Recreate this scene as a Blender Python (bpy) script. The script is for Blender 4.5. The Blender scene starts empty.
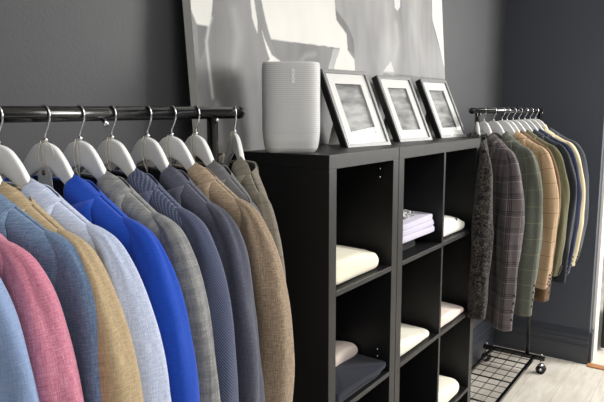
import bpy, bmesh, math, random
from mathutils import Vector, Matrix, noise
random.seed(7)
PI = math.pi
S = bpy.context.scene
COL = S.collection
S.view_settings.view_transform = 'Standard'
S.view_settings.look = 'None'
S.view_settings.gamma = 1.0
S.view_settings.use_curve_mapping = False
S.view_settings.exposure = 0.0

def lerp(a, b, t): return a + (b - a) * t
def clamp(x, a=0.0, b=1.0): return max(a, min(b, x))
def smooth(t): t = clamp(t); return t * t * (3 - 2 * t)
def interp(x, pts):
    if x <= pts[0][0]: return pts[0][1]
    for (x0, y0), (x1, y1) in zip(pts, pts[1:]):
        if x <= x1: return lerp(y0, y1, (x - x0) / (x1 - x0))
    return pts[-1][1]
def lin(c):
    out = []
    for v in c[:3]:
        v /= 255.0
        out.append(v / 12.92 if v <= 0.04045 else ((v + 0.055) / 1.055) ** 2.4)
    return (*out, 1.0)

# ------------------------------------------------------------ materials
def new_mat(name):
    m = bpy.data.materials.new(name); m.use_nodes = True
    nt = m.node_tree
    return m, nt, nt.nodes['Principled BSDF']
def N(nt, t, **kw):
    n = nt.nodes.new(t)
    for k, v in kw.items(): setattr(n, k, v)
    return n
def plain(name, rgb, rough=0.5, metal=0.0, spec=0.5, var=0.06, scale=30, bump=0.0, bscale=200, coat=0):
    m, nt, b = new_mat(name)
    c = lin(rgb)
    tc = N(nt, 'ShaderNodeTexCoord'); ns = N(nt, 'ShaderNodeTexNoise')
    ns.inputs['Scale'].default_value = scale; ns.inputs['Detail'].default_value = 4
    nt.links.new(tc.outputs['Object'], ns.inputs['Vector'])
    mx = N(nt, 'ShaderNodeMix', data_type='RGBA')
    mx.inputs['A'].default_value = tuple(x * (1 - var) for x in c[:3]) + (1,)
    mx.inputs['B'].default_value = tuple(min(1, x * (1 + var)) for x in c[:3]) + (1,)
    nt.links.new(ns.outputs['Fac'], mx.inputs['Factor'])
    nt.links.new(mx.outputs['Result'], b.inputs['Base Color'])
    b.inputs['Roughness'].default_value = rough
    b.inputs['Metallic'].default_value = metal
    b.inputs['Specular IOR Level'].default_value = spec
    b.inputs['Coat Weight'].default_value = coat
    if bump:
        n2 = N(nt, 'ShaderNodeTexNoise'); n2.inputs['Scale'].default_value = bscale
        nt.links.new(tc.outputs['Object'], n2.inputs['Vector'])
        bp = N(nt, 'ShaderNodeBump'); bp.inputs['Strength'].default_value = bump; bp.inputs['Distance'].default_value = 0.002
        nt.links.new(n2.outputs['Fac'], bp.inputs['Height']); nt.links.new(bp.outputs['Normal'], b.inputs['Normal'])
    return m

def math_node(nt, op, a, b=None, c=None):
    n = N(nt, 'ShaderNodeMath', operation=op)
    for i, v in enumerate((a, b, c)):
        if v is None: continue
        if isinstance(v, (int, float)): n.inputs[i].default_value = v
        else: nt.links.new(v, n.inputs[i])
    return n.outputs[0]
def mixc(nt, f, a, b):
    n = N(nt, 'ShaderNodeMix', data_type='RGBA')
    if isinstance(f, (int, float)): n.inputs['Factor'].default_value = f
    else: nt.links.new(f, n.inputs['Factor'])
    for k, v in (('A', a), ('B', b)):
        if isinstance(v, tuple): n.inputs[k].default_value = v
        else: nt.links.new(v, n.inputs[k])
    return n.outputs['Result']

def fabric(name, rgb, rgb2=None, slub=0.5, check=None, twill=0.0, floral=None, streak=1.0):
    """woven cloth on UVs in metres. check = list of (spacing_u, spacing_v, width, rgb, strength, offset)"""
    m, nt, b = new_mat(name)
    c1 = lin(rgb); c2 = lin(rgb2) if rgb2 else tuple(min(1, x * 1.35) for x in c1[:3]) + (1,)
    uv = N(nt, 'ShaderNodeUVMap'); uv.uv_map = 'UVMap'
    def ns(sx, sy, detail=3):
        mp = N(nt, 'ShaderNodeMapping'); mp.inputs['Scale'].default_value = (sx, sy, 1)
        nt.links.new(uv.outputs['UV'], mp.inputs['Vector'])
        n = N(nt, 'ShaderNodeTexNoise'); n.inputs['Scale'].default_value = 1; n.inputs['Detail'].default_value = detail
        nt.links.new(mp.outputs['Vector'], n.inputs['Vector'])
        return n.outputs['Fac']
    h = ns(70 * streak, 520); v = ns(520, 60 * streak); big = ns(9, 7, 2); fine = ns(700, 700, 1)
    s = math_node(nt, 'ADD', math_node(nt, 'MULTIPLY', h, 0.42), math_node(nt, 'MULTIPLY', v, 0.38))
    s = math_node(nt, 'ADD', s, math_node(nt, 'MULTIPLY', fine, 0.20))
    s = math_node(nt, 'ADD', math_node(nt, 'MULTIPLY', math_node(nt, 'SUBTRACT', s, 0.5), 3.2 * slub * 2), 0.5)
    s = math_node(nt, 'ADD', s, math_node(nt, 'MULTIPLY', math_node(nt, 'SUBTRACT', big, 0.5), 0.5))
    cl = N(nt, 'ShaderNodeClamp'); nt.links.new(s, cl.inputs['Value'])
    col = mixc(nt, cl.outputs[0], c1, c2)
    sep = N(nt, 'ShaderNodeSeparateXYZ'); nt.links.new(uv.outputs['UV'], sep.inputs[0])
    U, V = sep.outputs['X'], sep.outputs['Y']
    if twill:
        d = math_node(nt, 'ADD', math_node(nt, 'MULTIPLY', U, 210), math_node(nt, 'MULTIPLY', V, 190))
        f = math_node(nt, 'FRACT', d)
        f = math_node(nt, 'LESS_THAN', f, 0.42)
        e = math_node(nt, 'LESS_THAN', math_node(nt, 'FRACT', math_node(nt, 'MULTIPLY', V, 420)), 0.72)
        f = math_node(nt, 'MULTIPLY', math_node(nt, 'MULTIPLY', f, e), twill)
        col = mixc(nt, f, col, tuple(min(1, x * 2.6 + .03) for x in c2[:3]) + (1,))
    for ck in (check or []):
        su, sv, wd, cr, st, off = ck
        cc = lin(cr)
        for co, sp in ((U, su), (V, sv)):
            if not sp: continue
            fr = math_node(nt, 'FRACT', math_node(nt, 'ADD', math_node(nt, 'DIVIDE', co, sp), off / sp))
            g = math_node(nt, 'LESS_THAN', fr, wd / sp)
            g = math_node(nt, 'MULTIPLY', g, st)
            col = mixc(nt, g, col, cc)
    if floral:
        mp = N(nt, 'ShaderNodeMapping'); mp.inputs['Scale'].default_value = (1, 1, 1)
        nt.links.new(uv.outputs['UV'], mp.inputs['Vector'])
        n1 = N(nt, 'ShaderNodeTexNoise'); n1.inputs['Scale'].default_value = 28; n1.inputs['Detail'].default_value = 4; n1.inputs['Distortion'].default_value = 2.5
        nt.links.new(mp.outputs['Vector'], n1.inputs['Vector'])
        r1 = math_node(nt, 'ABSOLUTE', math_node(nt, 'SUBTRACT', n1.outputs['Fac'], 0.5))
        g = math_node(nt, 'LESS_THAN', r1, 0.035)
        vo = N(nt, 'ShaderNodeTexVoronoi'); vo.inputs['Scale'].default_value = 42
        nt.links.new(uv.outputs['UV'], vo.inputs['Vector'])
        g2 = math_node(nt, 'LESS_THAN', vo.outputs['Distance'], 0.22)
        col = mixc(nt, math_node(nt, 'MULTIPLY', math_node(nt, 'MAXIMUM', g, g2), 0.85), col, lin(floral))
    nt.links.new(col, b.inputs['Base Color'])
    b.inputs['Roughness'].default_value = 0.9
    b.inputs['Specular IOR Level'].default_value = 0.15
    b.inputs['Sheen Weight'].default_value = 0.15
    b.inputs['Sheen Roughness'].default_value = 0.5
    bp = N(nt, 'ShaderNodeBump'); bp.inputs['Strength'].default_value = 0.35; bp.inputs['Distance'].default_value = 0.001
    nt.links.new(s, bp.inputs['Height']); nt.links.new(bp.outputs['Normal'], b.inputs['Normal'])
    return m

M = {}
M['wall'] = plain('wall_paint', (66, 67, 70), 0.55, var=0.05, scale=2.5, bump=0.15, bscale=120)
M['wall_end'] = plain('end_wall_paint', (68, 72, 82), 0.5, var=0.05, scale=2.5, bump=0.15, bscale=120)
M['base'] = plain('baseboard_paint', (58, 61, 69), 0.35)
M['white_trim'] = plain('white_gloss_paint', (228, 228, 224), 0.35)
M['shelf'] = plain('black_wood_laminate', (20, 20, 21), 0.42, spec=0.38, var=0.12, scale=60)
M['dark_back'] = plain('added_back_black', (14, 14, 16), 0.5, var=0.1, scale=40)  # for the added backs that darken the cubes
M['edge'] = plain('shelf_edge_laminate', (66, 66, 66), 0.45, var=0.1, scale=80)
M['black_metal'] = plain('black_gloss_metal', (8, 8, 9), 0.16, spec=0.6)
M['black_plastic'] = plain('black_plastic', (16, 16, 17), 0.45)
M['chrome'] = plain('chrome', (225, 225, 228), 0.18, metal=1.0)
M['hanger'] = plain('white_painted_wood', (240, 240, 240), 0.35, var=0.02)
M['lining'] = plain('dark_satin_lining', (20, 22, 34), 0.45, var=0.2)
M['tag'] = plain('grey_card', (176, 177, 178), 0.7)
M['eyelet'] = plain('brown_eyelet', (88, 66, 52), 0.4)
M['twine'] = plain('beige_cord', (206, 200, 182), 0.8)
M['speaker_white'] = plain('white_plastic', (206, 206, 206), 0.45, var=0.02)
M['silver'] = plain('brushed_silver_frame', (128, 128, 128), 0.38, metal=0.35, var=0.1)
M['mat'] = plain('white_mat_board', (222, 222, 220), 0.8, var=0.01)
M['frame_black'] = plain('black_frame_side', (10, 10, 11), 0.5)
M['yellow'] = plain('yellow_fabric', (205, 180, 60), 0.7)
M['button'] = plain('dark_horn_button', (30, 26, 24), 0.3)
M['logo_white'] = plain('white_print', (250, 250, 250), 0.5, var=0)
M['logo_black'] = plain('black_print', (18, 18, 20), 0.6, var=0)
M['threshold'] = plain('oak_threshold', (166, 112, 70), 0.5, var=0.2, scale=60)
M['easel'] = plain('grey_card_back', (150, 150, 142), 0.8)

def speaker_grille():
    m, nt, b = new_mat('perforated_grille')
    tc = N(nt, 'ShaderNodeTexCoord'); sep = N(nt, 'ShaderNodeSeparateXYZ')
    nt.links.new(tc.outputs['Object'], sep.inputs[0])
    f = math_node(nt, 'FRACT', math_node(nt, 'MULTIPLY', sep.outputs['Z'], 190))
    g = math_node(nt, 'LESS_THAN', f, 0.45)
    ang = math_node(nt, 'ARCTAN2', sep.outputs['Y'], sep.outputs['X'])
    h = math_node(nt, 'FRACT', math_node(nt, 'MULTIPLY', ang, 34))
    h = math_node(nt, 'LESS_THAN', h, 0.6)
    col = mixc(nt, math_node(nt, 'MULTIPLY', g, h), lin((208, 208, 209)), lin((176, 176, 178)))
    nt.links.new(col, b.inputs['Base Color']); b.inputs['Roughness'].default_value = 0.6
    return m
M['grille'] = speaker_grille()

def floor_mat():
    m, nt, b = new_mat('pale_vinyl_planks')
    tc = N(nt, 'ShaderNodeTexCoord'); mp = N(nt, 'ShaderNodeMapping'); mp.inputs['Scale'].default_value = (1.6, 9, 1)
    nt.links.new(tc.outputs['Object'], mp.inputs['Vector'])
    n1 = N(nt, 'ShaderNodeTexNoise'); n1.inputs['Scale'].default_value = 3; n1.inputs['Detail'].default_value = 7; n1.inputs['Distortion'].default_value = 0.8
    nt.links.new(mp.outputs['Vector'], n1.inputs['Vector'])
    n2 = N(nt, 'ShaderNodeTexNoise'); n2.inputs['Scale'].default_value = 5; n2.inputs['Detail'].default_value = 3
    nt.links.new(tc.outputs['Object'], n2.inputs['Vector'])
    s = math_node(nt, 'ADD', math_node(nt, 'MULTIPLY', n1.outputs['Fac'], .65), math_node(nt, 'MULTIPLY', n2.outputs['Fac'], .35))
    s = math_node(nt, 'ADD', math_node(nt, 'MULTIPLY', math_node(nt, 'SUBTRACT', s, .5), 3.0), .5)
    cl = N(nt, 'ShaderNodeClamp'); nt.links.new(s, cl.inputs['Value'])
    col = mixc(nt, cl.outputs[0], lin((188, 180, 168)), lin((216, 210, 200)))
    br = N(nt, 'ShaderNodeTexBrick'); br.inputs['Scale'].default_value = 1
    br.inputs['Brick Width'].default_value = 1.2; br.inputs['Row Height'].default_value = 0.18; br.inputs['Mortar Size'].default_value = 0.0016
    br.inputs['Color1'].default_value = (1, 1, 1, 1); br.inputs['Color2'].default_value = (1, 1, 1, 1); br.inputs['Mortar'].default_value = (.74, .72, .7, 1)
    nt.links.new(tc.outputs['Object'], br.inputs['Vector'])
    mx = N(nt, 'ShaderNodeMix', data_type='RGBA', blend_type='MULTIPLY'); mx.inputs['Factor'].default_value = 1
    nt.links.new(col, mx.inputs['A']); nt.links.new(br.outputs['Color'], mx.inputs['B'])
    nt.links.new(mx.outputs['Result'], b.inputs['Base Color'])
    b.inputs['Roughness'].default_value = 0.45
    return m
M['floor'] = floor_mat()

def glass_mat(name='picture_glass', fac=0.10, tint=(1, 1, 1, 1)):
    m, nt, b = new_mat(name)
    nt.nodes.remove(b)
    out = nt.nodes['Material Output']
    tr = N(nt, 'ShaderNodeBsdfTransparent'); tr.inputs['Color'].default_value = tint
    gl = N(nt, 'ShaderNodeBsdfGlossy'); gl.inputs['Roughness'].default_value = 0.02
    fr = N(nt, 'ShaderNodeFresnel'); fr.inputs['IOR'].default_value = 1.52
    mx = N(nt, 'ShaderNodeMixShader')
    ge = N(nt, 'ShaderNodeNewGeometry'); fb = math_node(nt, 'MULTIPLY', fr.outputs[0], math_node(nt, 'SUBTRACT', 1.0, ge.outputs['Backfacing']))
    nt.links.new(fb, mx.inputs[0]); nt.links.new(tr.outputs[0], mx.inputs[1]); nt.links.new(gl.outputs[0], mx.inputs[2])
    nt.links.new(mx.outputs[0], out.inputs['Surface'])
    return m
M['glass'] = glass_mat()

def photo_mat(name, seed, lo=(66, 66, 68), hi=(168, 168, 168)):
    m, nt, b = new_mat(name)
    tc = N(nt, 'ShaderNodeTexCoord'); mp = N(nt, 'ShaderNodeMapping')
    mp.inputs['Location'].default_value = (seed, seed * 2.3, 0); mp.inputs['Scale'].default_value = (9, 1, 34)
    nt.links.new(tc.outputs['Object'], mp.inputs['Vector'])
    n1 = N(nt, 'ShaderNodeTexNoise'); n1.inputs['Scale'].default_value = 1.0; n1.inputs['Detail'].default_value = 5
    nt.links.new(mp.outputs['Vector'], n1.inputs['Vector'])
    r = N(nt, 'ShaderNodeValToRGB')
    r.color_ramp.elements[0].position = 0.35; r.color_ramp.elements[0].color = lin(lo)
    r.color_ramp.elements[1].position = 0.66; r.color_ramp.elements[1].color = lin(hi)
    nt.links.new(n1.outputs['Fac'], r.inputs['Fac']); nt.links.new(r.outputs['Color'], b.inputs['Base Color'])
    b.inputs['Roughness'].default_value = 0.6
    return m

# ------------------------------------------------------------ mesh helpers
def tag(o, label=None, cat=None, group=None, kind=None):
    if label: o['label'] = label
    if cat: o['category'] = cat
    if group: o['group'] = group
    if kind: o['kind'] = kind
    return o
def empty(name, loc, rz=0, label=None, cat=None, group=None):
    o = bpy.data.objects.new(name, None); COL.objects.link(o)
    o.empty_display_size = 0.05
    o.location = loc; o.rotation_euler = (0, 0, rz)
    return tag(o, label, cat, group)
class MB:
    def __init__(s): s.v = []; s.f = []; s.uv = []
    def add(s, verts, faces, uvs=None):
        o = len(s.v); s.v += [tuple(v) for v in verts]; s.f += [tuple(i + o for i in f) for f in faces]
        s.uv += list(uvs) if uvs else [(v[0] - v[1], v[2]) for v in verts]
        return s
    def box(s, x0, x1, y0, y1, z0, z1):
        v = [(x, y, z) for x in (x0, x1) for y in (y0, y1) for z in (z0, z1)]
        return s.add(v, [(0, 1, 3, 2), (4, 6, 7, 5), (0, 4, 5, 1), (2, 3, 7, 6), (0, 2, 6, 4), (1, 5, 7, 3)])
    def grid(s, P, nu, nv, uvf=None, closed=False):
        """P(i,j) for i in range(nu), j in range(nv)"""
        vs = [P(i, j) for i in range(nu) for j in range(nv)]
        fs = []
        for i in range(nu if closed else nu - 1):
            for j in range(nv - 1):
                a = i * nv + j; b2 = ((i + 1) % nu) * nv + j
                fs.append((a, a + 1, b2 + 1, b2))
        return s.add(vs, fs, [uvf(i, j) for i in range(nu) for j in range(nv)] if uvf else None)
    def tube(s, pts, r, n=10, caps=True, radii=None):
        pts = [Vector(p) for p in pts]; rings = []
        T = (pts[1] - pts[0]).normalized()
        up = Vector((0, 0, 1)) if abs(T.z) < .9 else Vector((0, 1, 0))
        A = T.cross(up).normalized(); B = T.cross(A)
        vs = []
        for k, p in enumerate(pts):
            if k == 0: t = pts[1] - p
            elif k == len(pts) - 1: t = p - pts[k - 1]
            else: t = pts[k + 1] - pts[k - 1]
            t.normalize()
            A = (A - t * A.dot(t)).normalized(); B = t.cross(A)
            rr = radii[k] if radii else r
            vs += [p + A * rr * math.cos(2 * PI * i / n) + B * rr * math.sin(2 * PI * i / n) for i in range(n)]
        fs = [(k * n + i, k * n + (i + 1) % n, (k + 1) * n + (i + 1) % n, (k + 1) * n + i) for k in range(len(pts) - 1) for i in range(n)]
        if caps: fs += [tuple(range(n)), tuple(reversed([(len(pts) - 1) * n + i for i in range(n)]))]
        return s.add(vs, fs)
    def build(s, name, mat, parent=None, bevel=0, smooth_=True, solid=0, sub=0, weld=False, seg=2):
        me = bpy.data.meshes.new(name); me.from_pydata(s.v, [], s.f); me.update()
        ul = me.uv_layers.new(name='UVMap')
        for l in me.loops: ul.data[l.index].uv = s.uv[l.vertex_index]
        if weld:
            bm = bmesh.new(); bm.from_mesh(me); bmesh.ops.remove_doubles(bm, verts=bm.verts, dist=1e-5)
            bmesh.ops.recalc_face_normals(bm, faces=bm.faces); bm.to_mesh(me); bm.free()
        else:
            bm = bmesh.new(); bm.from_mesh(me); bmesh.ops.recalc_face_normals(bm, faces=bm.faces); bm.to_mesh(me); bm.free()
        if smooth_: me.polygons.foreach_set('use_smooth', [True] * len(me.polygons))
        me.materials.append(mat)
        o = bpy.data.objects.new(name, me); COL.objects.link(o)
        if parent: o.parent = parent
        if solid:
            md = o.modifiers.new('s', 'SOLIDIFY'); md.thickness = solid; md.offset = 0
        if bevel:
            md = o.modifiers.new('b', 'BEVEL'); md.width = bevel; md.segments = seg; md.limit_method = 'ANGLE'
        if sub:
            md = o.modifiers.new('u', 'SUBSURF'); md.levels = sub; md.render_levels = sub
        return o
def box(name, mat, x0, x1, y0, y1, z0, z1, parent=None, bevel=0.0, **kw):
    return MB().box(x0, x1, y0, y1, z0, z1).build(name, mat, parent, bevel=bevel, smooth_=False, **kw)
def struct(o): o['kind'] = 'structure'; return o

# ------------------------------------------------------------ room
struct(box('floor', M['floor'], -4.5, 6.0, -5.0, 0.02, -0.05, 0.0))
struct(box('wall_back', M['wall'], -4.5, 2.72, 0.0, 0.12, 0, 2.75))
struct(box('wall_right', M['wall_end'], 2.72, 2.90, -0.61, 0.12, 0, 2.75))
struct(box('ceiling', M['white_trim'], -4.5, 6.0, -5.0, 0.12, 2.75, 2.8))
def baseboard(name, along, a0, a1):
    prof = [(0.0, 0.0), (0.024, 0.0), (0.024, 0.112), (0.020, 0.120), (0.020, 0.128), (0.024, 0.134), (0.024, 0.150), (0.016, 0.162), (0.016, 0.176), (0.011, 0.196), (0.008, 0.21), (0.0, 0.214)]
    m = MB(); n = len(prof)
    vs = []
    for a in (a0, a1):
        for d, z in prof: vs.append((a, -d, z) if along == 'x' else (2.72 - d, a, z))
    fs = [(i, (i + 1) % n, n + (i + 1) % n, n + i) for i in range(n)] + [tuple(range(n)), tuple(reversed(range(n, 2 * n)))]
    m.add(vs, fs)
    return struct(m.build(name, M['base'], smooth_=False))
baseboard('baseboard_back', 'x', -4.5, 2.72)
baseboard('baseboard_right', 'y', -0.612, -0.024)
struct(box('baseboard_end', M['base'], 2.72, 2.795, -0.628, -0.61, 0, 0.2))
struct(box('trim_1', M['white_trim'], 2.80, 2.93, -0.63, -0.611, 0.0, 2.2, bevel=.003))
struct(box('trim_2', M['threshold'], 2.66, 2.72, -2.2, -0.615, 0.0, 0.008, bevel=.002))
# glazed door leaf standing open beyond the wall end
struct(box('door_1', plain('pale_door', (150, 154, 152), .3), 3.02, 3.9, -0.665, -0.645, 0.03, 2.1))
d1 = bpy.data.objects['door_1']
box('door_edge', M['frame_black'], 3.0, 3.03, -0.67, -0.64, 0.02, 2.12, parent=d1)
struct(box('wall_far', plain('pale_wall', (196, 196, 192), .6), 5.6, 5.7, -5, 0.1, 0, 2.75))

# ------------------------------------------------------------ shelving
TOP = 1.47
def peg(parent, x, y, z):
    m = MB(); m.tube([(x, y, z), (x - 0.004, y, z)], 0.003, 10)
    m.build('shelf_peg', M['chrome'], parent)
def shelving(name, X0, cols, label, pegs=False):
    W = 0.038 * 2 + 0.335 * cols + 0.016 * (cols - 1)
    t = empty(name, (X0, 0, 0), 0, label, 'shelf')
    y0, y1 = -0.39, -0.012
    def P(nm, *a):
        o = MB().box(*a).build(nm, M['shelf'], t, bevel=0.0012, smooth_=False)
        # exposed front edge band
        return o
    P('top_panel', 0, W, y0, y1, 1.432, TOP)
    P('bottom_panel', 0, W, y0, y1, 0.0, 0.038)
    P('side_panel', 0, 0.038, y0, y1, 0.038, 1.432)
    P('side_panel', W - 0.038, W, y0, y1, 0.038, 1.432)
    box('added_dark_back', M['dark_back'], 0.038, W - 0.038, y1 - 0.006, y1, 0.038, 1.432, parent=t)  # added black sheet behind the cubes to keep them dark
    for k in range(3):
        zt = 1.097 - 0.351 * k
        for c in range(cols):
            x = 0.038 + c * 0.351
            P('shelf', x, x + 0.335, y0, y1 - 0.006, zt - 0.016, zt)
    for c in range(cols - 1):
        x = 0.038 + 0.335 + c * 0.351
        P('divider', x, x + 0.016, y0, y1 - 0.006, 0.038, 1.432)
    if pegs:
        for z in (1.405, 1.378, 0.812, 0.788): peg(t, 0.3735, -0.345, z)
    return t
shelving('shelving_unit', 0.0, 1, 'narrow one column black shelving unit beside the suits, with the speaker on top', True)
shelving('shelving_unit', 0.4135, 2, 'tall black shelving unit two columns wide, farther one, holding folded shirts in its cubes')

# ------------------------------------------------------------ folded garments
def folded(name, mat, loc, w, d, h, layers, seed, rz=0, bulge=0.3, label='', cat='folded shirt', group='folded garments in the shelf cubes', droop=0.0, taper=0.0, off=0.004, slope=0.0):
    """stack of soft folds; right end (+x) is the rounded folded edge"""
    m = MB(); lh = h / layers
    rnd = random.Random(seed)
    for L in range(layers):
        ww = w * (1 - taper * L / max(1, layers)) - rnd.uniform(0, .006); dd = d - rnd.uniform(0, .014) - taper * .3 * d * L / layers
        ox = rnd.uniform(-off, off); oy = rnd.uniform(-off, off)
        nu, nv = 64, 17
        def P(i, j, L=L, ww=ww, dd=dd, ox=ox, oy=oy):
            a = 2 * PI * i / nu; ph = -PI / 2 + PI * j / (nv - 1)
            ca, sa = math.cos(a), math.sin(a)
            e = 0.2
            rx = math.copysign(abs(ca) ** e, ca); ry = math.copysign(abs(sa) ** e, sa)
            k = max(math.cos(ph), 0) ** 0.32
            inset = lh * 0.5
            x = rx * (ww / 2 - inset + inset * k) * (k if k < .35 else 1) if k < .35 else rx * (ww / 2 - inset * (1 - k))
            y = ry * (dd / 2 - inset * (1 - k)) if k >= .35 else ry * (dd / 2 - inset + inset * k) * k
            if k < .35: x = rx * (ww / 2 - inset * (1 - .35)) * k / .35; y = ry * (dd / 2 - inset * (1 - .35)) * k / .35
            z = lh * (L + 0.5) + lh * 0.5 * math.copysign(abs(math.sin(ph)) ** 0.7, math.sin(ph))
            nz = noise.noise(Vector((x * 14 + seed, y * 14, L * 3.1)))
            z += (nz * 0.20 + noise.noise(Vector((x * 38 + seed, y * 22, 4))) * .07) * lh * (1 if L else max(0, math.sin(ph)))
            # bulge in the middle, drooping at the rounded edges
            f = 1 - bulge * ((2 * x / w) ** 2 * .5 + (2 * y / d) ** 2 * .5)
            z = z * f * (1 - slope * smooth(x / w + .5) - .4 * slope * (x / w + .5))
            x += noise.noise(Vector((y * 16, z * 30, seed + 5))) * .010; y += noise.noise(Vector((x * 16, z * 30, seed + 9))) * .006
            return (x + ox, y + oy, max(z, 0.0005))
        m.grid(lambda i, j: P(i, j), nu, nv, closed=True)
    o = m.build(name, mat, None)
    o.location = loc; o.rotation_euler = (0, 0, rz)
    return tag(o, label, cat, group)
cream = fabric('cream_knit', (226, 218, 196), (244, 238, 220), slub=.2)
cream2 = fabric('ivory_cotton', (228, 224, 206), (242, 238, 222), slub=.2)
white_c = fabric('white_cotton', (226, 224, 216), (243, 241, 234), slub=.2)
pinkish = fabric('blush_cotton', (226, 208, 198), (242, 228, 218), slub=.2)
navy_c = fabric('navy_jersey', (18, 21, 34), (28, 32, 48), slub=.3)
lav_c = fabric('pale_lavender_cotton', (188, 184, 204), (214, 210, 226), slub=.2)
dark_c = fabric('charcoal_knit', (30, 31, 34), (44, 45, 48), slub=.3)
Z1, Z2, Z3 = 1.097, 0.746, 0.395
folded('folded_sweater', cream, (0.190, -0.24, Z1), 0.295, 0.28, 0.10, 1, 3, bulge=.35, slope=.22, cat='folded sweater',
       label='thick cream folded sweater on the upper shelf of the narrow black unit')
folded('folded_shirt', navy_c, (0.205, -0.290, Z2), 0.328, 0.19, 0.050, 2, 8, bulge=.1, slope=.2,
       label='navy folded shirt lying below the cream sweater in the narrow black unit', cat='folded shirt')
folded('folded_shirt', pinkish, (0.292, -0.235, Z2 + 0.034), 0.15, 0.10, 0.045, 1, 9, bulge=.3,
       label='small pale pink folded shirt lying on the back of the navy one', cat='folded shirt')
folded('folded_sweater', dark_c, (0.60, -0.20, Z1), 0.20, 0.27, 0.05, 2, 21, bulge=.3, cat='folded sweater',
       label='charcoal folded sweater underneath the pale lavender shirts')
for k, w_ in enumerate(('lowest', 'middle', 'topmost')):
    folded('folded_shirt', lav_c, (0.615 + .003 * k, -0.232, Z1 + 0.048 + .021 * k), 0.32, 0.29, 0.022, 1, 12 + k, bulge=.03, rz=.02 * (k - 1),
           label='pale lavender folded shirt, %s of the three piled in the middle cube' % w_)
sc = folded('folded_scarf', fabric('black_white_print', (20, 20, 22), (34, 34, 36), slub=.3, floral=(222, 222, 224)), (0.575, -0.25, Z1 + 0.111), 0.19, 0.19, 0.03, 1, 14, bulge=.3,
       label='black and white printed scarf folded on top of pale lavender shirt', cat='folded scarf')
t5 = folded('folded_shirt', white_c, (0.950, -0.245, Z1), 0.30, 0.27, 0.098, 1, 5, bulge=.4, slope=.25,
       label='white folded shirt with a small black mark in the top far cube')
lg = MB()
for a in (0, 1): lg.box(-0.02 + a * .016, -0.006 + a * .016, -0.004, 0.004, 0.0, 0.018 + .008 * a)
folded('folded_shirt', cream2, (0.605, -0.245, Z2), 0.31, 0.27, 0.075, 1, 6, bulge=.3, slope=.45, label='ivory folded shirt in the middle cube below the lavender stack')
folded('folded_shirt', pinkish, (0.955, -0.245, Z2), 0.30, 0.27, 0.066, 1, 15, bulge=.3, slope=.4, label='blush pink folded shirt in the far cube below the white one')
folded('folded_shirt', cream2, (0.935, -0.245, Z3), 0.29, 0.28, 0.115, 1, 17, bulge=.3, slope=.3, label='ivory folded shirt in the lowest visible far cube')
mk = MB()
mk.add([(x, -.0015, z) for x, z in ((-.016, 0), (-.008, .016), (0, .004), (.009, .018), (.016, .002), (.004, -.004), (-.004, -.004))], [tuple(range(7))])
mk.add([(x, .0, z) for x, z in ((-.016, 0), (-.008, .016), (0, .004), (.009, .018), (.016, .002), (.004, -.004), (-.004, -.004))], [tuple(range(7))])
mo = mk.build('printed_mark', M['logo_black'], t5, smooth_=False)
mo.location = (0.055, -0.118, 0.052); mo.rotation_euler = (-.45, 0, .3)

# ------------------------------------------------------------ speaker
sp = empty('wireless_speaker', (0.062, -0.225, TOP), -0.95, 'white wireless speaker with ribbed grille on top of the narrow black unit', 'speaker')
def spk(z0, z1, rings, sc=1.0):
    m = MB(); nu = 64
    def prof(z):
        s = interp(z, [(0, .80), (.004, .86), (.012, .925), (.03, .97), (.055, 1.0), (.225, 1.0), (.236, .985), (.2395, .965), (.24, .93)])
        return s
    zs = [z0 + (z1 - z0) * k / (rings - 1) for k in range(rings)]
    def P(i, j):
        a = 2 * PI * i / nu; ca, sa = math.cos(a), math.sin(a); e = .62
        s = prof(zs[j]) * sc
        return (math.copysign(abs(ca) ** e, ca) * .0805 * s, math.copysign(abs(sa) ** e, sa) * .063 * s, zs[j])
    m.grid(P, nu, rings, closed=True)
    m.add([P(i, 0) for i in range(nu)], [tuple(range(nu))]); m.add([P(i, rings - 1) for i in range(nu)], [tuple(range(nu))])
    return m
H_ = 0.248
spk(0, .052, 30).build('lower_body', M['speaker_white'], sp)
spk(.052, .236, 24).build('grille', M['grille'], sp)
spk(.236, .24, 8, .995).build('top_plate', M['speaker_white'], sp)
for o in sp.children: o.scale = (1.0, 1.0, 1.02)
tx = bpy.data.curves.new('logo', 'FONT'); tx.body = 'SONOS'; tx.size = 0.0108; tx.extrude = 0.0004; tx.align_x = 'CENTER'; tx.align_y = 'CENTER'; tx.space_character = 1.05; tx.offset = .0006
tx.materials.append(M['logo_white'])
to_ = bpy.data.objects.new('logo_text', tx); COL.objects.link(to_)
bpy.context.view_layer.update()
lm = bpy.data.meshes.new_from_object(to_.evaluated_get(bpy.context.evaluated_depsgraph_get())); bpy.data.objects.remove(to_)
to = bpy.data.objects.new('logo', lm); COL.objects.link(to); to.parent = sp
to.rotation_euler = Matrix(((0, -1, 0), (0, 0, -1), (1, 0, 0))).to_euler(); to.location = (0.006, -0.0640, 0.206)
to.rotation_euler = Matrix(((0, -1, 0), (0, 0, -1), (1, 0, 0))).to_euler()

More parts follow.
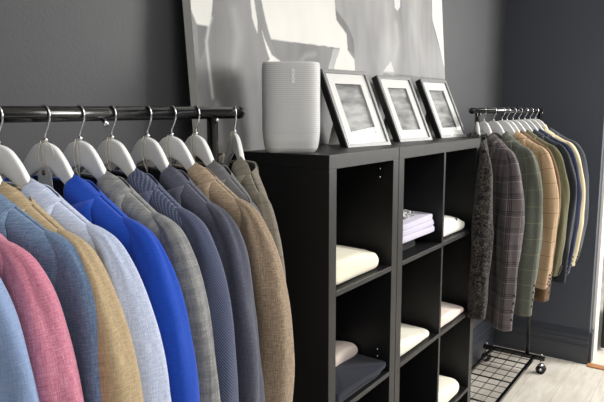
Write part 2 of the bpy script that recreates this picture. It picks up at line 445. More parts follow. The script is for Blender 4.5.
# ------------------------------------------------------------ picture frames
def picture(x, y, rz, lean, w, h, seed, label):
    t = empty('picture_frame', (x, y, TOP), rz, label, 'picture frame', 'silver picture frames on the black unit')
    R = Matrix.Rotation(-lean, 4, 'X')
    D = .028; fw_ = .0125
    def put(o): o.matrix_local = R; return o
    m = MB(); m.box(0, w, 0, .006, 0, fw_); m.box(0, w, 0, .006, h - fw_, h); m.box(0, fw_, 0, .006, fw_, h - fw_); m.box(w - fw_, w, 0, .006, fw_, h - fw_)
    put(m.build('frame_front', M['silver'], t, smooth_=False, bevel=.0008))
    m = MB(); m.box(0, w, .006, D, 0, .006); m.box(0, w, .006, D, h - .006, h); m.box(0, .006, .006, D, .006, h - .006); m.box(w - .006, w, .006, D, .006, h - .006)
    put(m.build('frame_side', M['frame_black'], t, smooth_=False))
    mw, mh = .046, .048
    m = MB(); a, b, c, d = fw_, w - fw_, fw_, h - fw_
    e, f, g, k = mw, w - mw, mh, h - mh
    m.box(a, b, .006, .009, c, g); m.box(a, b, .006, .009, k, d); m.box(a, e, .006, .009, g, k); m.box(f, b, .006, .009, g, k)
    put(m.build('mat_board', M['mat'], t, smooth_=False))
    # dark inner bevel and the print, set back
    q = .005
    m = MB(); m.box(e - q, e, .0091, .014, g, k); m.box(f, f + q, .0091, .014, g, k); m.box(e, f, .0091, .014, g - q, g); m.box(e, f, .0091, .014, k, k + q)
    put(m.build('inner_bevel', M['silver'], t, smooth_=False))
    put(box('print', photo_mat('print_%d' % seed, seed), e - q, f + q, .014, .016, g - q, k + q, parent=t))
    put(box('back_board', M['easel'], .004, w - .004, D - .004, D, .004, h - .004, parent=t))
    put(box('glass', M['glass'], fw_, w - fw_, .0040, .0052, fw_, h - fw_, parent=t))
    # easel strut down to the shelf
    top = R @ Vector((w / 2, D, h * .72)); L = top.z
    yb = top.y + .035
    m = MB(); m.add([(w / 2 - .03, top.y, L), (w / 2 + .03, top.y, L), (w / 2 + .045, yb, .001), (w / 2 - .045, yb, .001),
                     (w / 2 - .03, top.y + .003, L), (w / 2 + .03, top.y + .003, L), (w / 2 + .045, yb + .003, .001), (w / 2 - .045, yb + .003, .001)],
                    [(0, 1, 2, 3), (4, 5, 6, 7), (0, 1, 5, 4), (1, 2, 6, 5), (2, 3, 7, 6), (3, 0, 4, 7)])
    m.build('easel_strut', M['easel'], t, smooth_=False)
    return t
picture(0.312, -0.264, -0.17, .43, .225, .272, 1, 'leftmost silver picture frame with white mat, next to the white speaker')
picture(0.715, -0.249, -0.16, .43, .217, .270, 2, 'middle silver picture frame of the three with white mat')
picture(1.080, -0.261, -0.13, .425, .217, .269, 3, 'rightmost silver picture frame with white mat, near the far rack')

# ------------------------------------------------------------ painting
POLY = [
 ('body_l', 122, [(-0.083,1.877),(-0.07,2.5),(0.07,2.5),(0.065,1.898),(0.092,1.817),(0.114,1.761),(0.127,1.704),(0.099,1.457),(-0.134,1.471),(-0.119,1.666),(-0.115,1.77)]),
 ('cream_tl', 231, [(-0.17,2.5),(-0.07,2.5),(-0.084,1.877),(-0.094,1.837),(-0.107,1.807),(-0.152,1.807),(-0.17,1.842)]),
 ('dk_l', 98, [(-0.152,1.807),(-0.109,1.804),(-0.124,1.756),(-0.151,1.716),(-0.154,1.741)]),
 ('body_r', 158, [(0.559,2.5),(1.417,2.5),(1.398,2.084),(1.409,1.973),(1.47,1.874),(1.549,1.795),(1.558,1.39),(0.628,1.44),(0.664,1.76),(0.665,1.839),(0.613,1.891),(0.544,1.937)]),
 ('cream_big', 232, [(0.125,2.5),(0.559,2.5),(0.544,1.965),(0.545,1.91),(0.613,1.856),(0.614,1.799),(0.661,1.767),(0.66,1.60),(0.483,1.60),(0.514,1.734),(0.559,1.802),(0.157,1.797),(0.135,1.821),(0.121,1.906)]),
 ('str1', 228, [(0.061,2.5),(0.09,2.5),(0.093,1.902),(0.102,1.841),(0.098,1.806),(0.078,1.849)]),
 ('dkband', 118, [(0.097,2.5),(0.126,2.5),(0.126,1.906),(0.143,1.845),(0.166,1.789),(0.135,1.778),(0.103,1.832)]),
 ('str2', 236, [(0.117,1.825),(0.136,1.786),(0.161,1.75),(0.225,1.727),(0.124,1.722),(0.15,1.735),(0.134,1.769)]),
 ('trap', 108, [(0.157,1.796),(0.559,1.8),(0.493,1.723),(0.50,1.69),(0.214,1.69),(0.214,1.721),(0.177,1.76)]),
 ('trap_hi', 176, [(0.515,1.795),(0.562,1.799),(0.506,1.723),(0.474,1.722)]),
 ('dk_r', 100, [(0.544,1.937),(0.581,1.915),(0.627,1.885),(0.658,1.846),(0.663,1.785),(0.631,1.797),(0.614,1.799),(0.613,1.856),(0.549,1.897)]),
 ('cream_r', 232, [(1.417,2.5),(1.53,2.5),(1.53,1.78),(1.472,1.892),(1.406,1.995)]),
 ('drip', 228, [(1.014,2.042),(1.071,2.05),(1.067,2.009),(1.041,1.99),(1.019,1.999)]),
 ('tri', 214, [(0.884,1.736),(0.959,1.782),(0.981,1.739)]),
 ('lowband', 118, [(0.883,1.731),(1.542,1.733),(1.582,1.369),(0.848,1.413)]),
]
HL = [([(-0.095,1.83),(-0.107,1.807),(-0.122,1.765),(-0.119,1.70),(-0.114,1.62)], .006, 215),
      ([(0.30,1.73),(0.34,1.76),(0.40,1.77)], .01, 150),
      ([(1.02,1.93),(1.03,1.86),(0.99,1.79),(0.97,1.74)], .02, 185),
      ([(0.0,1.86),(0.01,1.79),(-0.02,1.70)], .02, 158), ([(-0.05,1.87),(-0.035,1.80),(-0.045,1.66)], .015, 122),
      ([(-0.10,1.60),(-0.095,1.50)], .012, 160), ([(1.25,2.05),(1.24,1.93),(1.28,1.80)], .02, 172), ([(0.72,2.0),(0.74,1.85),(0.73,1.75)], .03, 150)]
def inside(x, z, P):
    c = False; j = len(P) - 1
    for i in range(len(P)):
        xi, zi = P[i]; xj, zj = P[j]
        if (zi > z) != (zj > z) and x < (xj - xi) * (z - zi) / (zj - zi) + xi: c = not c
        j = i
    return c
def segd(x, z, P):
    best = 9
    for (x0, z0), (x1, z1) in zip(P, P[1:]):
        dx, dz = x1 - x0, z1 - z0; t = clamp(((x - x0) * dx + (z - z0) * dz) / (dx * dx + dz * dz))
        best = min(best, math.hypot(x - x0 - t * dx, z - z0 - t * dz))
    return best
BB = [(n, g, P, min(a for a, _ in P), max(a for a, _ in P), min(b for _, b in P), max(b for _, b in P)) for n, g, P in POLY]
def paint(x, z):
    x2 = x + .0025 * noise.noise(Vector((x * 25, z * 25, 0))); z2 = z + .0025 * noise.noise(Vector((x * 25, z * 25, 7)))
    g = 122.0
    for n, v, P, a, b, c, d in BB:
        if a <= x2 <= b and c <= z2 <= d and inside(x2, z2, P): g = v
    br = noise.noise(Vector((x * 7, z * 3.5, 3))) * 34 + noise.noise(Vector((x * 26, z * 9, 5))) * 14
    if g > 200: g += br * .25
    else:
        g += br
        g += 10 * noise.noise(Vector((x * 3, z * 2, 11)))
    for P, wd, v in HL:
        dd = segd(x, z, P)
        if dd < wd * 2 and g < 205: g = lerp(g, v, math.exp(-(dd / wd) ** 2) * .8)
    g = clamp(g, 60, 240); g = g * .86 if g < 205 else g * .89
    return (g, g * .995, g * (.97 if g > 200 else 1.0))
CX0, CX1, CZ0, CZ1 = -0.17, 1.53, 1.4705, 2.45
xs = [CX0 + (CX1 - CX0) * i / 620 for i in range(621)]
zs = [CZ0 + .003 * i for i in range(205)]; zs += [zs[-1] + (CZ1 - zs[-1]) * i / 12 for i in range(1, 13)]
def cy(z): return -0.105 + .075 * (z - 1.47)
me = bpy.data.meshes.new('painted_face')
nv = len(zs)
me.from_pydata([(x, cy(z), z) for x in xs for z in zs], [], [(i * nv + j, (i + 1) * nv + j, (i + 1) * nv + j + 1, i * nv + j + 1) for i in range(620) for j in range(nv - 1)])
ca = me.color_attributes.new('paint', 'FLOAT_COLOR', 'POINT')
buf = []
for x in xs:
    for z in zs: buf += [.5 * (a_1 + b_1) for a_1, b_1 in zip(lin(paint(x - .0008, z - .0008)), lin(paint(x + .0008, z + .0008)))]
ca.data.foreach_set('color', buf)
pm, nt, b = new_mat('painted_canvas')
at = N(nt, 'ShaderNodeAttribute', attribute_name='paint'); nt.links.new(at.outputs['Color'], b.inputs['Base Color'])
b.inputs['Roughness'].default_value = .55
tcn = N(nt, 'ShaderNodeTexCoord'); nn = N(nt, 'ShaderNodeTexNoise'); nn.inputs['Scale'].default_value = 240
nt.links.new(tcn.outputs['Object'], nn.inputs['Vector']); bp = N(nt, 'ShaderNodeBump'); bp.inputs['Strength'].default_value = .15; bp.inputs['Distance'].default_value = .001
nt.links.new(nn.outputs['Fac'], bp.inputs['Height']); nt.links.new(bp.outputs['Normal'], b.inputs['Normal'])
me.materials.append(pm)
cvt = empty('canvas_painting', ((CX0 + CX1) / 2, -0.09, 1.47), 0, 'large black and white figure painting on canvas leaning on the wall behind the frames', 'painting')
pf = bpy.data.objects.new('painted_face', me); COL.objects.link(pf); pf.parent = cvt; pf.location = (-(CX0 + CX1) / 2, 0.09, -1.47)
m = MB(); e = .0006
v = []
for x in (CX0, CX1):
    for z in (CZ0, CZ1):
        v += [(x, cy(z) + e, z), (x, cy(z) + .028, z)]
m.add(v, [(0, 1, 3, 2), (4, 6, 7, 5), (0, 4, 5, 1), (2, 3, 7, 6), (0, 2, 6, 4), (1, 5, 7, 3)])
st = m.build('stretcher', plain('canvas_edge', (214, 213, 206), .8), cvt, smooth_=False); st.location = pf.location

# ------------------------------------------------------------ garment racks
RZ = 1.581
def caster(parent, x, y):
    m = MB(); r = .028
    for s in (-1, 1): m.tube([(x + s * .004, y, r), (x + s * .016, y, r)], r, 20)
    w = m.build('caster', M['black_plastic'], parent)
    m = MB(); m.tube([(x - .018, y, r), (x + .018, y, r)], .009, 12); m.box(x - .02, x + .02, y - .012, y + .012, .052, .058); m.tube([(x, y, .055), (x, y, .085)], .006, 10)
    m.build('caster_fork', M['chrome'], w)
def rack(x0, x1, y, p0, p1, label, mesh_shelf, yb0, yb1, yc=0.22):
    t = empty('garment_rack', ((p0 + p1) / 2, y, 0), 0, label, 'clothes rack')
    ox = -(p0 + p1) / 2
    def T(nm, pts, r, mat='black_metal', n=16):
        m = MB(); m.tube([(a + ox, b - y, c) for a, b, c in pts], r, n); return m.build(nm, M[mat], t)
    T('rail', [(x0, y, RZ), (x1, y, RZ)], .0125, n=24)
    for xe, s in ((x0, -1), (x1, 1)):
        T('rail_cap', [(xe, y, RZ), (xe + s * .006, y, RZ)], .0132)
    zb = .095
    for xp in (p0, p1):
        T('post', [(xp, y, zb), (xp, y, RZ - .012)], .0115)
        T('bolt', [(xp, y - .010, RZ - .0145), (xp, y - .016, RZ - .0145)], .004, 'chrome', 8)
        m = MB(); m.box(xp + ox - .0125, xp + ox + .0125, yb0 - y - .0, yb1 - y, zb - .012, zb + .012)
        m.build('end_bar', M['black_metal'], t, smooth_=False, bevel=.003)
        for yy in (yb0 + .02, yb1 - .02):
            caster(t, xp + ox + .0, yy - y)
            T('bolt', [(xp, yy, zb + .012), (xp, yy, zb + .026)], .0055, 'chrome', 8)
    ys0, ys1 = (yb0 + yb1) / 2 - .125, (yb0 + yb1) / 2 + .125
    for yy in (ys0, ys1):
        m = MB(); m.box(p0 + ox, p1 + ox, yy - y - .009, yy - y + .009, zb - .009, zb + .009)
        m.build('long_bar', M['black_metal'], t, smooth_=False, bevel=.002)
    if mesh_shelf:
        m = MB(); n = 14
        for k in range(1, n):
            xx = lerp(p0, p1, k / n) + ox
            m.tube([(xx, ys0 - y, zb + .005), (xx, ys1 - y, zb + .005)], .0022 if k % 4 else .0045, 6)
        for k in range(1, 4):
            yy = lerp(ys0, ys1, k / 4) - y
            m.tube([(p0 + ox, yy, zb), (p1 + ox, yy, zb)], .0022, 6)
        m.build('wire_shelf', M['black_metal'], t)
    return t
LY, RY = -0.36, -0.32
rack(-1.42, -0.322, LY, -1.33, -0.405, 'black garment rack in the foreground carrying the coloured suit jackets', False, LY - .2, LY + .2)
# small white screw head under the front rail
MB().tube([(-.678, LY - .006, RZ - .011), (-.678, LY - .012, RZ - .020)], .0045, 10).build('screw', M['chrome'], None)
sc_ = bpy.data.objects['screw']; rk = bpy.data.objects['garment_rack']; sc_.parent = rk; sc_.location = (-rk.location.x, -rk.location.y, 0)
rack(1.26, 2.42, RY, 1.33, 2.40, 'black wheeled garment rack with a wire mesh shelf in the far corner', True, -0.425, -0.05)

# ------------------------------------------------------------ hangers
def sm3(x, pts, d=.010):
    return (interp(max(0, x - d), pts) + 2 * interp(x, pts) + interp(x + d, pts)) / 4
H_TOP = [(0, -.046), (.028, -.051), (.052, -.072), (.075, -.101), (.098, -.130), (.12, -.150), (.16, -.172), (.24, -.196)]
H_BOT = [(0, -.090), (.028, -.098), (.052, -.112), (.075, -.128), (.098, -.150), (.12, -.169), (.16, -.190), (.24, -.212)]
def make_hanger():
    m = MB(); n = 57
    vs = []; K = 16
    for i in range(n):
        u = lerp(-.205, .205, i / (n - 1)); au = abs(u)
        zt_, zb_ = sm3(au, H_TOP), sm3(au, H_BOT)
        z = (zt_ + zb_) / 2 - .06 * u; hh = (zt_ - zb_) / 2
        if au > .19: hh *= .8
        tk = interp(au, [(0, .0055), (.08, .0055), (.15, .007), (.215, .008)])
        for k in range(K):
            a = 2 * PI * k / K + PI / K; ca, sa = math.cos(a), math.sin(a)
            ex = math.copysign(abs(ca) ** .35, ca) * tk; ez = math.copysign(abs(sa) ** .35, sa) * hh
            vs.append((ex - .25 * u * u, -u, z + ez))
    fs = [(i * K + k, i * K + (k + 1) % K, (i + 1) * K + (k + 1) % K, (i + 1) * K + k) for i in range(n - 1) for k in range(K)]
    fs += [tuple(range(K)), tuple(reversed([(n - 1) * K + k for k in range(K)]))]
    m.add(vs, fs)
    body = m
    h = MB(); pts = []
    R = .0145
    # hook: over the rail, front side (+u) coming down in an s to the neck
    for k in range(11):
        a = math.radians(200 - k * 20)      # from the wall side over the top to the room side
        pts.append((0, -(R * math.cos(a)) , R * math.sin(a)))
    pts += [(0, -.0135, -.010), (0, -.009, -.020), (0, -.002, -.029), (0, .002, -.036), (0, .001, -.046)]
    h.tube(pts, .0017, 8)
    h.tube([(0, 0.001, -.040), (0, 0.001, -.046)], .0035, 10)
    return body, h
hb, hh = make_hanger()
def hanger(x, y, rz, label, group, sc=(1, 1, 1)):
    t = empty('clothes_hanger', (x, y, RZ), rz, label, 'hanger', group)
    t.scale = sc
    global HP
    if 'HP' not in globals():
        b_ = hb.build('hanger_body', M['hanger'], t, bevel=.0018); k_ = hh.build('hook', M['chrome'], t)
        HP = (b_, k_)
    else:
        for o in HP:
            c = o.copy(); COL.objects.link(c); c.parent = t
    return t

# ------------------------------------------------------------ jackets
def shoulder(u):
    au = abs(u)
    return interp(au, [(0, -.099), (.07, -.096), (.084, -.098), (.130, -.126), (.18, -.153), (.23, -.178), (.262, -.200)])
def jacket(x, y, rz, mat, label, seed, group, hem=-.87, slv=-.85, wid=1.0, thick=.030, buttons=False, lapel_mat=None, dz=0.0, pocket=False, name='suit_jacket', lining=None, sl_out=0.0, sc=(1, 1, 1)):
    rnd = random.Random(seed)
    t = empty(name, (x, y, RZ + dz), rz, label, 'jacket', group)
    t.scale = sc
    A = .238 * wid
    def a_(z): return interp(-z, [(.10, A), (.2, A), (.3, A * 1.02), (.5, A * .95), (.87, A * 1.03)])
    def b_(z, u):
        d = -z
        top = shoulder(u)
        k = smooth((top - z) / .10)
        edge = math.sqrt(max(0, 1 - (abs(u) / (a_(z) + 1e-6)) ** 8))
        dd_ = clamp((top - z) / .022); arc_ = .022 * math.sqrt(1 - (1 - dd_) ** 2)
        nk = 1 - smooth((abs(u) - .082) / .03)
        return max(arc_ + (thick - .022) * k, .009 * nk) * edge + .0008
    def wav(u, z, s):
        k = smooth((shoulder(u) - z) / .25)
        return k * (.005 * math.sin(u * 42 + seed * 1.7 + s) + .007 * noise.noise(Vector((u * 9 + seed, z * 3, s * 3.1))))
    NT = 44
    def vedge(z):   # inner edge of the front panels; centre of the opening at u = -.03
        return lerp(.022, 0.0, smooth((-.106 - z) / .36))
    m = MB()
    def frontR(i, j):
        s = i / 25; tt = (j / (NT - 1)) ** 1.9
        u0 = lerp(.084, -.012, smooth(tt * 2.4)); u = lerp(u0, A, s)
        zt = shoulder(u); z = lerp(zt, hem - .01 * math.cos(s * 3), tt)
        uu = lerp(u0, a_(z), s)
        return (-b_(z, uu) + wav(uu, z, 1) * (1 - s ** 4), -uu, z)
    def frontL(i, j):
        s = i / 25; tt = (j / (NT - 1)) ** 1.9
        u0 = lerp(-.084, -.008, smooth(tt * 2.4)); u = lerp(u0, -A, s)
        zt = shoulder(u); z = lerp(zt, hem, tt)
        uu = lerp(u0, -a_(z), s)
        return (-b_(z, uu) - .003 + wav(uu, z, 1) * (1 - s ** 4), -uu, z)
    def back(i, j, k=1.0, dn=0.0, tmax=1.0):
        s = -1 + 2 * i / 47; tt = (j / (NT - 1)) ** 1.9 * tmax
        u = s * A
        zt = shoulder(u) - .012 * (1 - smooth((abs(u) - .09) / .04)) - dn
        z = lerp(zt, hem, tt)
        uu = s * a_(z)
        return ((b_(z, uu) + .006 * math.exp(-(u / .09) ** 4) * (1 - smooth(tt * 8)) + wav(uu, z, 2) * (1 - abs(s) ** 4)) * k, -uu, z)
    def uvm(F): return lambda i, j: ((lambda p: (-p[1], p[2]))(F(i, j)))
    m.grid(frontR, 26, NT, uvm(frontR)); m.grid(frontL, 26, NT, uvm(frontL)); m.grid(back, 48, NT, uvm(back))
    m.build('body', mat, t, solid=.0022)
    li = MB(); li.grid(lambda i, j: tuple(c + (-.004 if q == 0 else 0) for q, c in enumerate(back(i, j, 1.0, .004))), 48, NT)
    li.build('lining', lining or M['lining'], t)
    # collar leaf on both sides of the neck: falls over the front panel, with a vertical end seam
    for sgn, u0, u1 in ((1, .083, .136), (-1, .083, .136)):
        def P(i, j, sgn=sgn, u0=u0, u1=u1):
            u = lerp(u0, u1, i / 14); q = j / 9
            zt = shoulder(u) + .004 * (1 - q)
            drop = lerp(.050, .040, i / 14)
            z = zt - drop * q
            w = -b_(z, u) - .002 - .003 * math.sin(PI * min(1, q * 1.2))
            if q < .2: w += .004 * (1 - q / .2)
            return (w, -sgn * u, z)
        col = MB(); col.grid(P, 15, 10, lambda i, j, P=P: (-P(i, j)[1] + .13, P(i, j)[2]))
        col.build('collar', lapel_mat or mat, t, solid=.0018)
    # back neck collar band, folded over outside the far side
    bc = MB()
    def PB(i, j):
        u = lerp(-.062, .062, i / 24); q = j / 9
        zt = shoulder(u) - .014
        z = zt - .042 * q
        w = b_(z, u) + .008 + .004 * math.sin(PI * min(1, q * 1.1))
        return (w, -u, z)
    bc.grid(PB, 25, 10, lambda i, j: (-PB(i, j)[1], PB(i, j)[2]))
    bc.build('back_collar', lapel_mat or mat, t, solid=.003)
    # lapels
    for sgn, off in ((1, .0), (-1, .062)):
        def PL(i, j, sgn=sgn, off=off):
            q = i / 25; z = lerp(-.150, -.50, q)
            inner = lerp(.085, -.010, smooth((-.11 - z) / .33))
            wd = interp(q, [(0, .055), (.10, .080), (.5, .055), (1, .004)])
            u = inner + wd * j / 7
            z2 = z + .02 * j / 7 * (1 - q)
            return (-b_(z2, u) - .006 - .003 * math.sin(PI * j / 7) + wav(u, z2, 1), -sgn * u, z2)
        lp = MB(); lp.grid(PL, 26, 8, lambda i, j, P=PL: (P(i, j)[1] * 1.0 + .3, P(i, j)[2]))
        lp.build('lapel', lapel_mat or mat, t, solid=.0025)
    # sleeves
    path = [(.180, -.163), (.206, -.176), (.225, -.196), (.238, -.228), (.249, -.270), (.258, -.320), (.266, -.39), (.269, -.50), (.266, -.62), (.260, -.74), (.250, slv)]
    ru = [.008, .016, .026, .036, .043, .048, .052, .054, .052, .048, .043]
    rw = [.008, .013, .018, .022, .026, .029, .032, .036, .034, .032, .030]
    for sgn in (1, -1):
        sm = MB(); NS = 60; K = 32
        # catmull sampling
        def samp(t_, arr):
            f_ = t_ * (len(arr) - 1); i = min(int(f_), len(arr) - 2); fr = f_ - i
            p0 = arr[max(i - 1, 0)]; p1 = arr[i]; p2 = arr[i + 1]; p3 = arr[min(i + 2, len(arr) - 1)]
            return .5 * ((2 * p1) + (-p0 + p2) * fr + (2 * p0 - 5 * p1 + 4 * p2 - p3) * fr ** 2 + (-p0 + 3 * p1 - 3 * p2 + p3) * fr ** 3)
        pu = [p[0] * wid + (sl_out * smooth((-p[1] - .2) / .5)) for p in path]; pz = [p[1] for p in path]
        ph = rnd.uniform(0, 6)
        def PS(i, j):
            t_ = j / (NS - 1); a = 2 * PI * i / K + PI
            cu, cz = samp(t_, pu), samp(t_, pz)
            d = .01; tu = samp(min(1, t_ + d), pu) - samp(max(0, t_ - d), pu); tz = samp(min(1, t_ + d), pz) - samp(max(0, t_ - d), pz)
            L = math.hypot(tu, tz); nu_, nz_ = -tz / L, tu / L
            rr = samp(t_, ru); rx = samp(t_, rw) * (thick / .030)
            ca, sa = math.cos(a), math.sin(a)
            eu = math.copysign(abs(ca) ** .85, ca) * rr; ew = math.copysign(abs(sa) ** .85, sa) * rx
            n_ = noise.noise(Vector((ca * 1.3 + seed * 2.1, sa * 1.3 + ph, cz * 4))) * .011 * smooth(t_ * 3)
            n_ += .0022 * math.sin(a * 9 + ph) * math.exp(-((t_ - .2) / .12) ** 2)   # gathered sleeve head
            n_ += .004 * noise.noise(Vector((a * 1.2, cz * 11 + seed, ph)))
            # vertical drape folds running down the sleeve
            n_ += .0016 * math.sin(a * 5 + ph + cz * 3) * smooth((t_ - .35) / .3)
            fw_ = -.012 * smooth((t_ - .3) / .7) + .002
            k = 1 + n_ / .045
            return (ew * k + fw_, -sgn * (cu + eu * k * nu_), cz + eu * k * nz_)
        zz = [samp(j / (NS - 1), pz) for j in range(NS)]
        arc = [0]
        for j in range(1, NS): arc.append(arc[-1] + math.hypot(samp(j / (NS - 1), pu) - samp((j - 1) / (NS - 1), pu), zz[j] - zz[j - 1]))
        vs = []; fs = []; uvs = []
        for i in range(K + 1):
            for j in range(NS):
                vs.append(PS(i % K, j)); uvs.append((i / K * .26 + sgn * .4, -arc[j]))
        for i in range(K):
            for j in range(NS - 1): fs.append((i * NS + j, i * NS + j + 1, (i + 1) * NS + j + 1, (i + 1) * NS + j))
        sm.add(vs, fs, uvs)
        so = sm.build('sleeve', mat, t, weld=True, solid=.002)
        # stitched seam where sleeve meets shoulder
        pts = []
        js = int(NS * .17)
        for i in range(K + 1):
            p = Vector(PS(i % K, js)); pts.append(p)
        bmz = MB(); bmz.tube(pts, .0011, 5, caps=False); bmz.build('armhole_seam', mat, so)
        if buttons:
            for k in range(4):
                j = NS - 3 - k
                p = Vector(PS(int(K * .54), j))
                bt = MB(); bt.tube([p + Vector((.0, 0, 0)), p + Vector((.001, -.005 * sgn, 0))], .0055, 12); bt.build('cuff_button', M['button'], so)
    if pocket:
        pass
    return t

GL = 'suit jackets on the foreground rack'; GLh = 'white hangers on the foreground rack'
LXS = [-1.03, -.985, -.94, -.902, -.862, -.785, -.722, -.658, -.578, -.518, -.452, -.335]
F = {
 'sky': fabric('sky_blue_wool', (114, 136, 174), (144, 162, 194), slub=.45),
 'pink': fabric('rose_linen', (172, 94, 118), (206, 142, 160), slub=.6),
 'steel': fabric('steel_blue_linen', (74, 98, 130), (122, 142, 168), slub=.6),
 'sand': fabric('sand_linen', (148, 128, 98), (186, 166, 134), slub=.6),
 'ice': fabric('ice_blue_linen', (156, 168, 196), (202, 208, 226), slub=.6),
 'royal': fabric('royal_blue_cloth', (18, 56, 148), (30, 78, 186), slub=.3),
 'greycheck': fabric('grey_check_wool', (112, 112, 112), (152, 152, 150), slub=.6, check=[(.024, .024, .009, (92, 94, 98), .28, 0), (.09, .09, .004, (84, 88, 104), .3, .02)]),
 'navytwill': fabric('navy_birdseye', (48, 54, 76), (70, 76, 98), slub=.3, twill=.55),
 'slate': fabric('slate_wool', (62, 64, 78), (90, 92, 106), slub=.5),
 'tanlinen': fabric('tan_linen', (122, 104, 86), (168, 148, 126), slub=.75),
 'ash': fabric('ash_grey_wool', (84, 84, 86), (110, 110, 112), slub=.5),
 'taupe': fabric('taupe_wool', (98, 92, 82), (132, 124, 110), slub=.5, check=[(.03, .05, .003, (84, 78, 70), .5, 0)]),
}
# x of the hook, turn, cloth, wid, label
JL = [
 (LXS[0], 0.07, 'sky', 'sky blue', 'sky blue suit jacket, nearest one, at the left edge of the foreground rack'),
 (LXS[1], 0.09, 'pink', 'rose pink', 'rose pink linen suit jacket between the sky blue and the steel blue jackets'),
 (LXS[2], 0.19, 'steel', 'steel blue', 'steel blue linen suit jacket between the pink and the sand jackets'),
 (LXS[3], 0.07, 'sand', 'sand beige', 'sand beige linen suit jacket between the steel blue and ice blue jackets'),
 (LXS[4], 0.09, 'ice', 'ice blue', 'pale ice blue suit jacket between the sand and the royal blue jackets'),
 (LXS[5], 0, 'royal', 'royal blue', 'bright royal blue suit jacket on the foreground rack'),
 (LXS[6], -0.05, 'greycheck', 'light grey checked', 'light grey checked suit jacket right of the royal blue one'),
 (LXS[7], -0.11, 'navytwill', 'navy diagonal weave', 'navy blue suit jacket with a fine pale diagonal weave'),
 (LXS[8], -0.18, 'slate', 'slate', 'slate grey blue suit jacket left of the tan linen one'),
 (LXS[9], -0.13, 'tanlinen', 'tan linen', 'tan brown linen suit jacket on the foreground rack'),
 (LXS[10], -0.3, 'ash', 'ash grey', 'ash grey jacket mostly hidden between the tan linen and the taupe jackets'),
 (LXS[11], -0.62, 'taupe', 'taupe', 'taupe brown suit jacket hanging last, against the black shelving unit'),
]
LS = (.936, .936, .936)
for i, (x, rz, k, hl, lab) in enumerate(JL):
    hanger(x, LY, rz, 'white wooden hanger holding the %s jacket on the foreground rack' % hl, GLh, LS)
    jacket(x, LY, rz, F[k], lab, 11 + i, GL, wid={'ash': .84, 'taupe': .95}.get(k, 1.0), sc=LS)

# cords and swing tag
def cord(x, u0, rz, drop, label, loop=.012, tagged=False):
    t = empty('cord_loop' if not tagged else 'swing_tag', (x, LY, RZ), rz, label, 'tag' if tagged else 'cord', None if tagged else 'cords looped over the hanger necks')
    m = MB(); t.scale = LS; xo = -.0085; z0 = -.044
    pts = [(xo + .003, -.010, z0 + .001), (xo, -.004, z0), (xo, -(u0 * .4), z0 - .01), (xo, -u0, z0 - drop * .5), (xo, -u0, z0 - drop)]
    m.tube(pts, .0009, 6)
    pts = [(xo, .002, z0), (xo - .001, .008, z0 - drop * .25), (xo - .001, .010, z0 - drop * .5), (xo - .001, .004 - u0 * .5, z0 - drop * .8), (xo, -u0, z0 - drop)]
    m.tube(pts, .0009, 6)
    if tagged:
        # loop trailing to the right over the hanger shoulder
        m.tube([(xo, -.002, z0), (xo, -.015, z0 - .002), (xo, -.026, z0 - .008), (xo, -.032, z0 - .020), (xo, -.033, z0 - .032)], .0009, 6)
    s = m.build('cord', M['twine'], t)
    if tagged:
        g = MB(); g.add([(a, -b, c) for a in (xo - .001, xo - .0022) for b, c in ((-.012, -.096), (-.004, -.088), (.016, -.088), (.024, -.096), (.030, -.150), (-.018, -.150))],
              [(0, 1, 2, 3, 4, 5), (11, 10, 9, 8, 7, 6)] + [(i, (i + 1) % 6, 6 + (i + 1) % 6, 6 + i) for i in range(6)])
        c_ = g.build('card', M['tag'], t, smooth_=False)
        e_ = MB(); e_.tube([(xo - .002, -.005, -.0965), (xo - .0038, -.005, -.0965)], .0045, 14); e_.build('eyelet', M['eyelet'], t)
    return t
CH = [(5, .004, .058, 'royal blue'), (6, .004, .070, 'light grey checked'), (7, .003, .062, 'navy diagonal weave'), (8, .006, .070, 'slate'), (9, .004, .065, 'tan linen'), (10, .004, .060, 'ash grey'), (11, .0, .045, 'taupe')]
for i_, u_, d_, n_ in CH:
    if i_ == 5: cord(LXS[5], u_, JL[5][1], d_, 'grey swing tag with a brown eyelet on the hanger of the royal blue jacket', tagged=True)
    else: cord(LXS[i_], u_, JL[i_][1], d_, 'beige cord looped over the hanger of the %s jacket' % n_)

FR = {
 'floral': fabric('dark_floral_brocade', (22, 21, 22), (36, 34, 34), slub=.3, floral=(88, 83, 78)),
 'plaid': fabric('grey_glen_plaid', (82, 76, 78), (112, 104, 106), slub=.5, check=[(.062, .070, .0035, (34, 32, 34), .75, 0), (.062, .070, .0035, (40, 38, 40), .65, .008), (.062, .070, .003, (160, 150, 152), .45, .020), (.062, .070, .003, (40, 36, 38), .55, .016)]),
 'olive': fabric('dark_olive_windowpane', (76, 80, 72), (102, 106, 96), slub=.5, check=[(.058, .070, .0028, (138, 132, 110), .6, 0)]),
 'tanpane': fabric('tan_windowpane', (154, 128, 98), (184, 158, 126), slub=.4, check=[(.058, .066, .003, (112, 84, 62), .7, 0)]),
 'rust': fabric('rust_brown_wool', (88, 66, 46), (116, 90, 64), slub=.4),
 'khaki': fabric('khaki_olive_cotton', (82, 80, 58), (106, 102, 76), slub=.3),
 'char': fabric('charcoal_wool', (30, 32, 38), (44, 46, 52), slub=.4),
 'navy': fabric('navy_wool', (18, 24, 48), (28, 36, 64), slub=.4, check=[(.02, 0, .002, (60, 66, 92), .5, 0)]),
 'cream': fabric('cream_cotton', (194, 180, 146), (214, 202, 170), slub=.3),
 'dkgrey': fabric('dark_grey_wool', (50, 53, 60), (68, 72, 80), slub=.4),
}
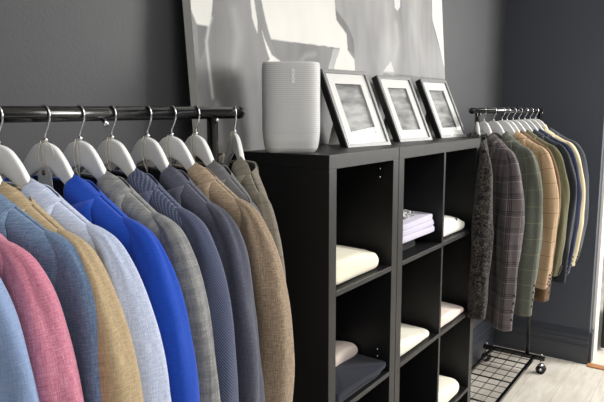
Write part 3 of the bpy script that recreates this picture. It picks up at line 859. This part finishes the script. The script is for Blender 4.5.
JR = [
 (1.325, 'floral', -1.06, .82, 'dark floral brocade jacket, first on the far rack beside the black unit', -.86),
 (1.42, 'plaid', -.72, .95, 'grey glen plaid jacket between the floral and the dark olive jackets', -.93),
 (1.56, 'olive', -.50, .95, 'dark olive windowpane jacket between the plaid between the plaid and the tan jackets', -.91),
 (1.69, 'tanpane', -.28, .95, 'tan windowpane check jacket on the far rack', -.82),
 (1.77, 'rust', -.27, .90, 'rust brown jacket just behind the tan windowpane one', -.91),
 (1.87, 'khaki', -.24, .94, 'khaki olive jacket between the rust brown and charcoal jackets', -.80),
 (1.98, 'char', -.10, .95, 'charcoal jacket between the khaki and navy jackets', -.87),
 (2.09, 'navy', -.10, .95, 'navy pinstripe jacket left of the cream one on the far rack', -.85),
 (2.20, 'cream', -.10, .95, 'cream cotton jacket second to last on the far rack', -.83),
 (2.31, 'dkgrey', -.10, .95, 'dark grey jacket hanging last near the end wall', -.82),
]
GR = 'jackets on the far rack'; GRh = 'white hangers on the far rack'
for i, (x, k, rz, wd, lab, sl) in enumerate(JR):
    hanger(x, RY, rz, 'white hanger carrying the %s on the far rack' % lab.split(' jacket')[0], GRh)
    jacket(x, RY, rz, FR[k], lab, 40 + i, GR, wid=wd, hem=sl - .01, slv=sl, buttons=i > 0, thick=.034)
# yellow ribbon on the last hangers
m = MB(); m.tube([(0, -.03, -.075), (.004, -.055, -.085), (0, -.07, -.112), (-.006, -.05, -.10), (0, -.03, -.08)], .007, 8)
yr = m.build('ribbon', M['yellow'], None); yr.location = (2.31, RY, RZ); tag(yr, 'small yellow ribbon tied on a hanger near the end of the far rack', 'ribbon')

# ------------------------------------------------------------ light
def area(name, loc, target, sx, sy, power, col=(1, 1, 1)):
    l = bpy.data.lights.new(name, 'AREA'); l.shape = 'RECTANGLE'; l.size = sx; l.size_y = sy; l.energy = power; l.color = col
    o = bpy.data.objects.new(name, l); COL.objects.link(o); o.location = loc
    o.rotation_euler = (Vector(target) - Vector(loc)).to_track_quat('-Z', 'Y').to_euler()
    return o
area('window_light', (3.5, -3.0, 2.1), (0.0, -0.2, 1.4), 1.3, 1.3, 125, (1, .985, .96))
area('ceiling_panel', (-0.6, -1.9, 2.7), (-0.6, -1.9, 0), 1.2, 1.2, 32, (1, .99, .97))
area('ceiling_panel', (1.8, -2.0, 2.7), (1.8, -2.0, 0), 1.2, 0.6, 30, (1, .99, .97))
area('front_fill', (-2.8, -2.6, 1.9), (-0.6, -0.4, 1.3), 1.4, 1.4, 6, (.95, .97, 1))  # weak cool fill from behind the camera
area('added_sheen_light', (4.5, -2.6, 2.7), (4.8, -2.4, 0), 1.4, 1.4, 110, (1, .99, .97))  # added lamp: brightens the far wall so shelf fronts pick up a sheen
w = bpy.data.worlds.new('World'); S.world = w; w.use_nodes = True
w.node_tree.nodes['Background'].inputs['Color'].default_value = (.95, .97, 1, 1)
w.node_tree.nodes['Background'].inputs['Strength'].default_value = 0.22

# ------------------------------------------------------------ camera
f, yaw, pit, roll, cx, cy_, cz = 618.626, 0.604719, 0.1461358, -0.0023182, -1.3566127, -1.2415348, 1.5864414
cd = bpy.data.cameras.new('camera'); cam = bpy.data.objects.new('camera', cd); COL.objects.link(cam)
cd.sensor_width = 36; cd.lens = f * 36 / 604; cd.clip_start = .01
fw = Vector((math.cos(yaw) * math.cos(pit), math.sin(yaw) * math.cos(pit), -math.sin(pit)))
r0 = fw.cross(Vector((0, 0, 1))).normalized(); u0 = r0.cross(fw)
r = r0 * math.cos(roll) + u0 * math.sin(roll); u = r.cross(fw)
mt = Matrix((r, u, -fw)).transposed().to_4x4(); mt.translation = (cx, cy_, cz)
cam.matrix_world = mt
S.camera = cam
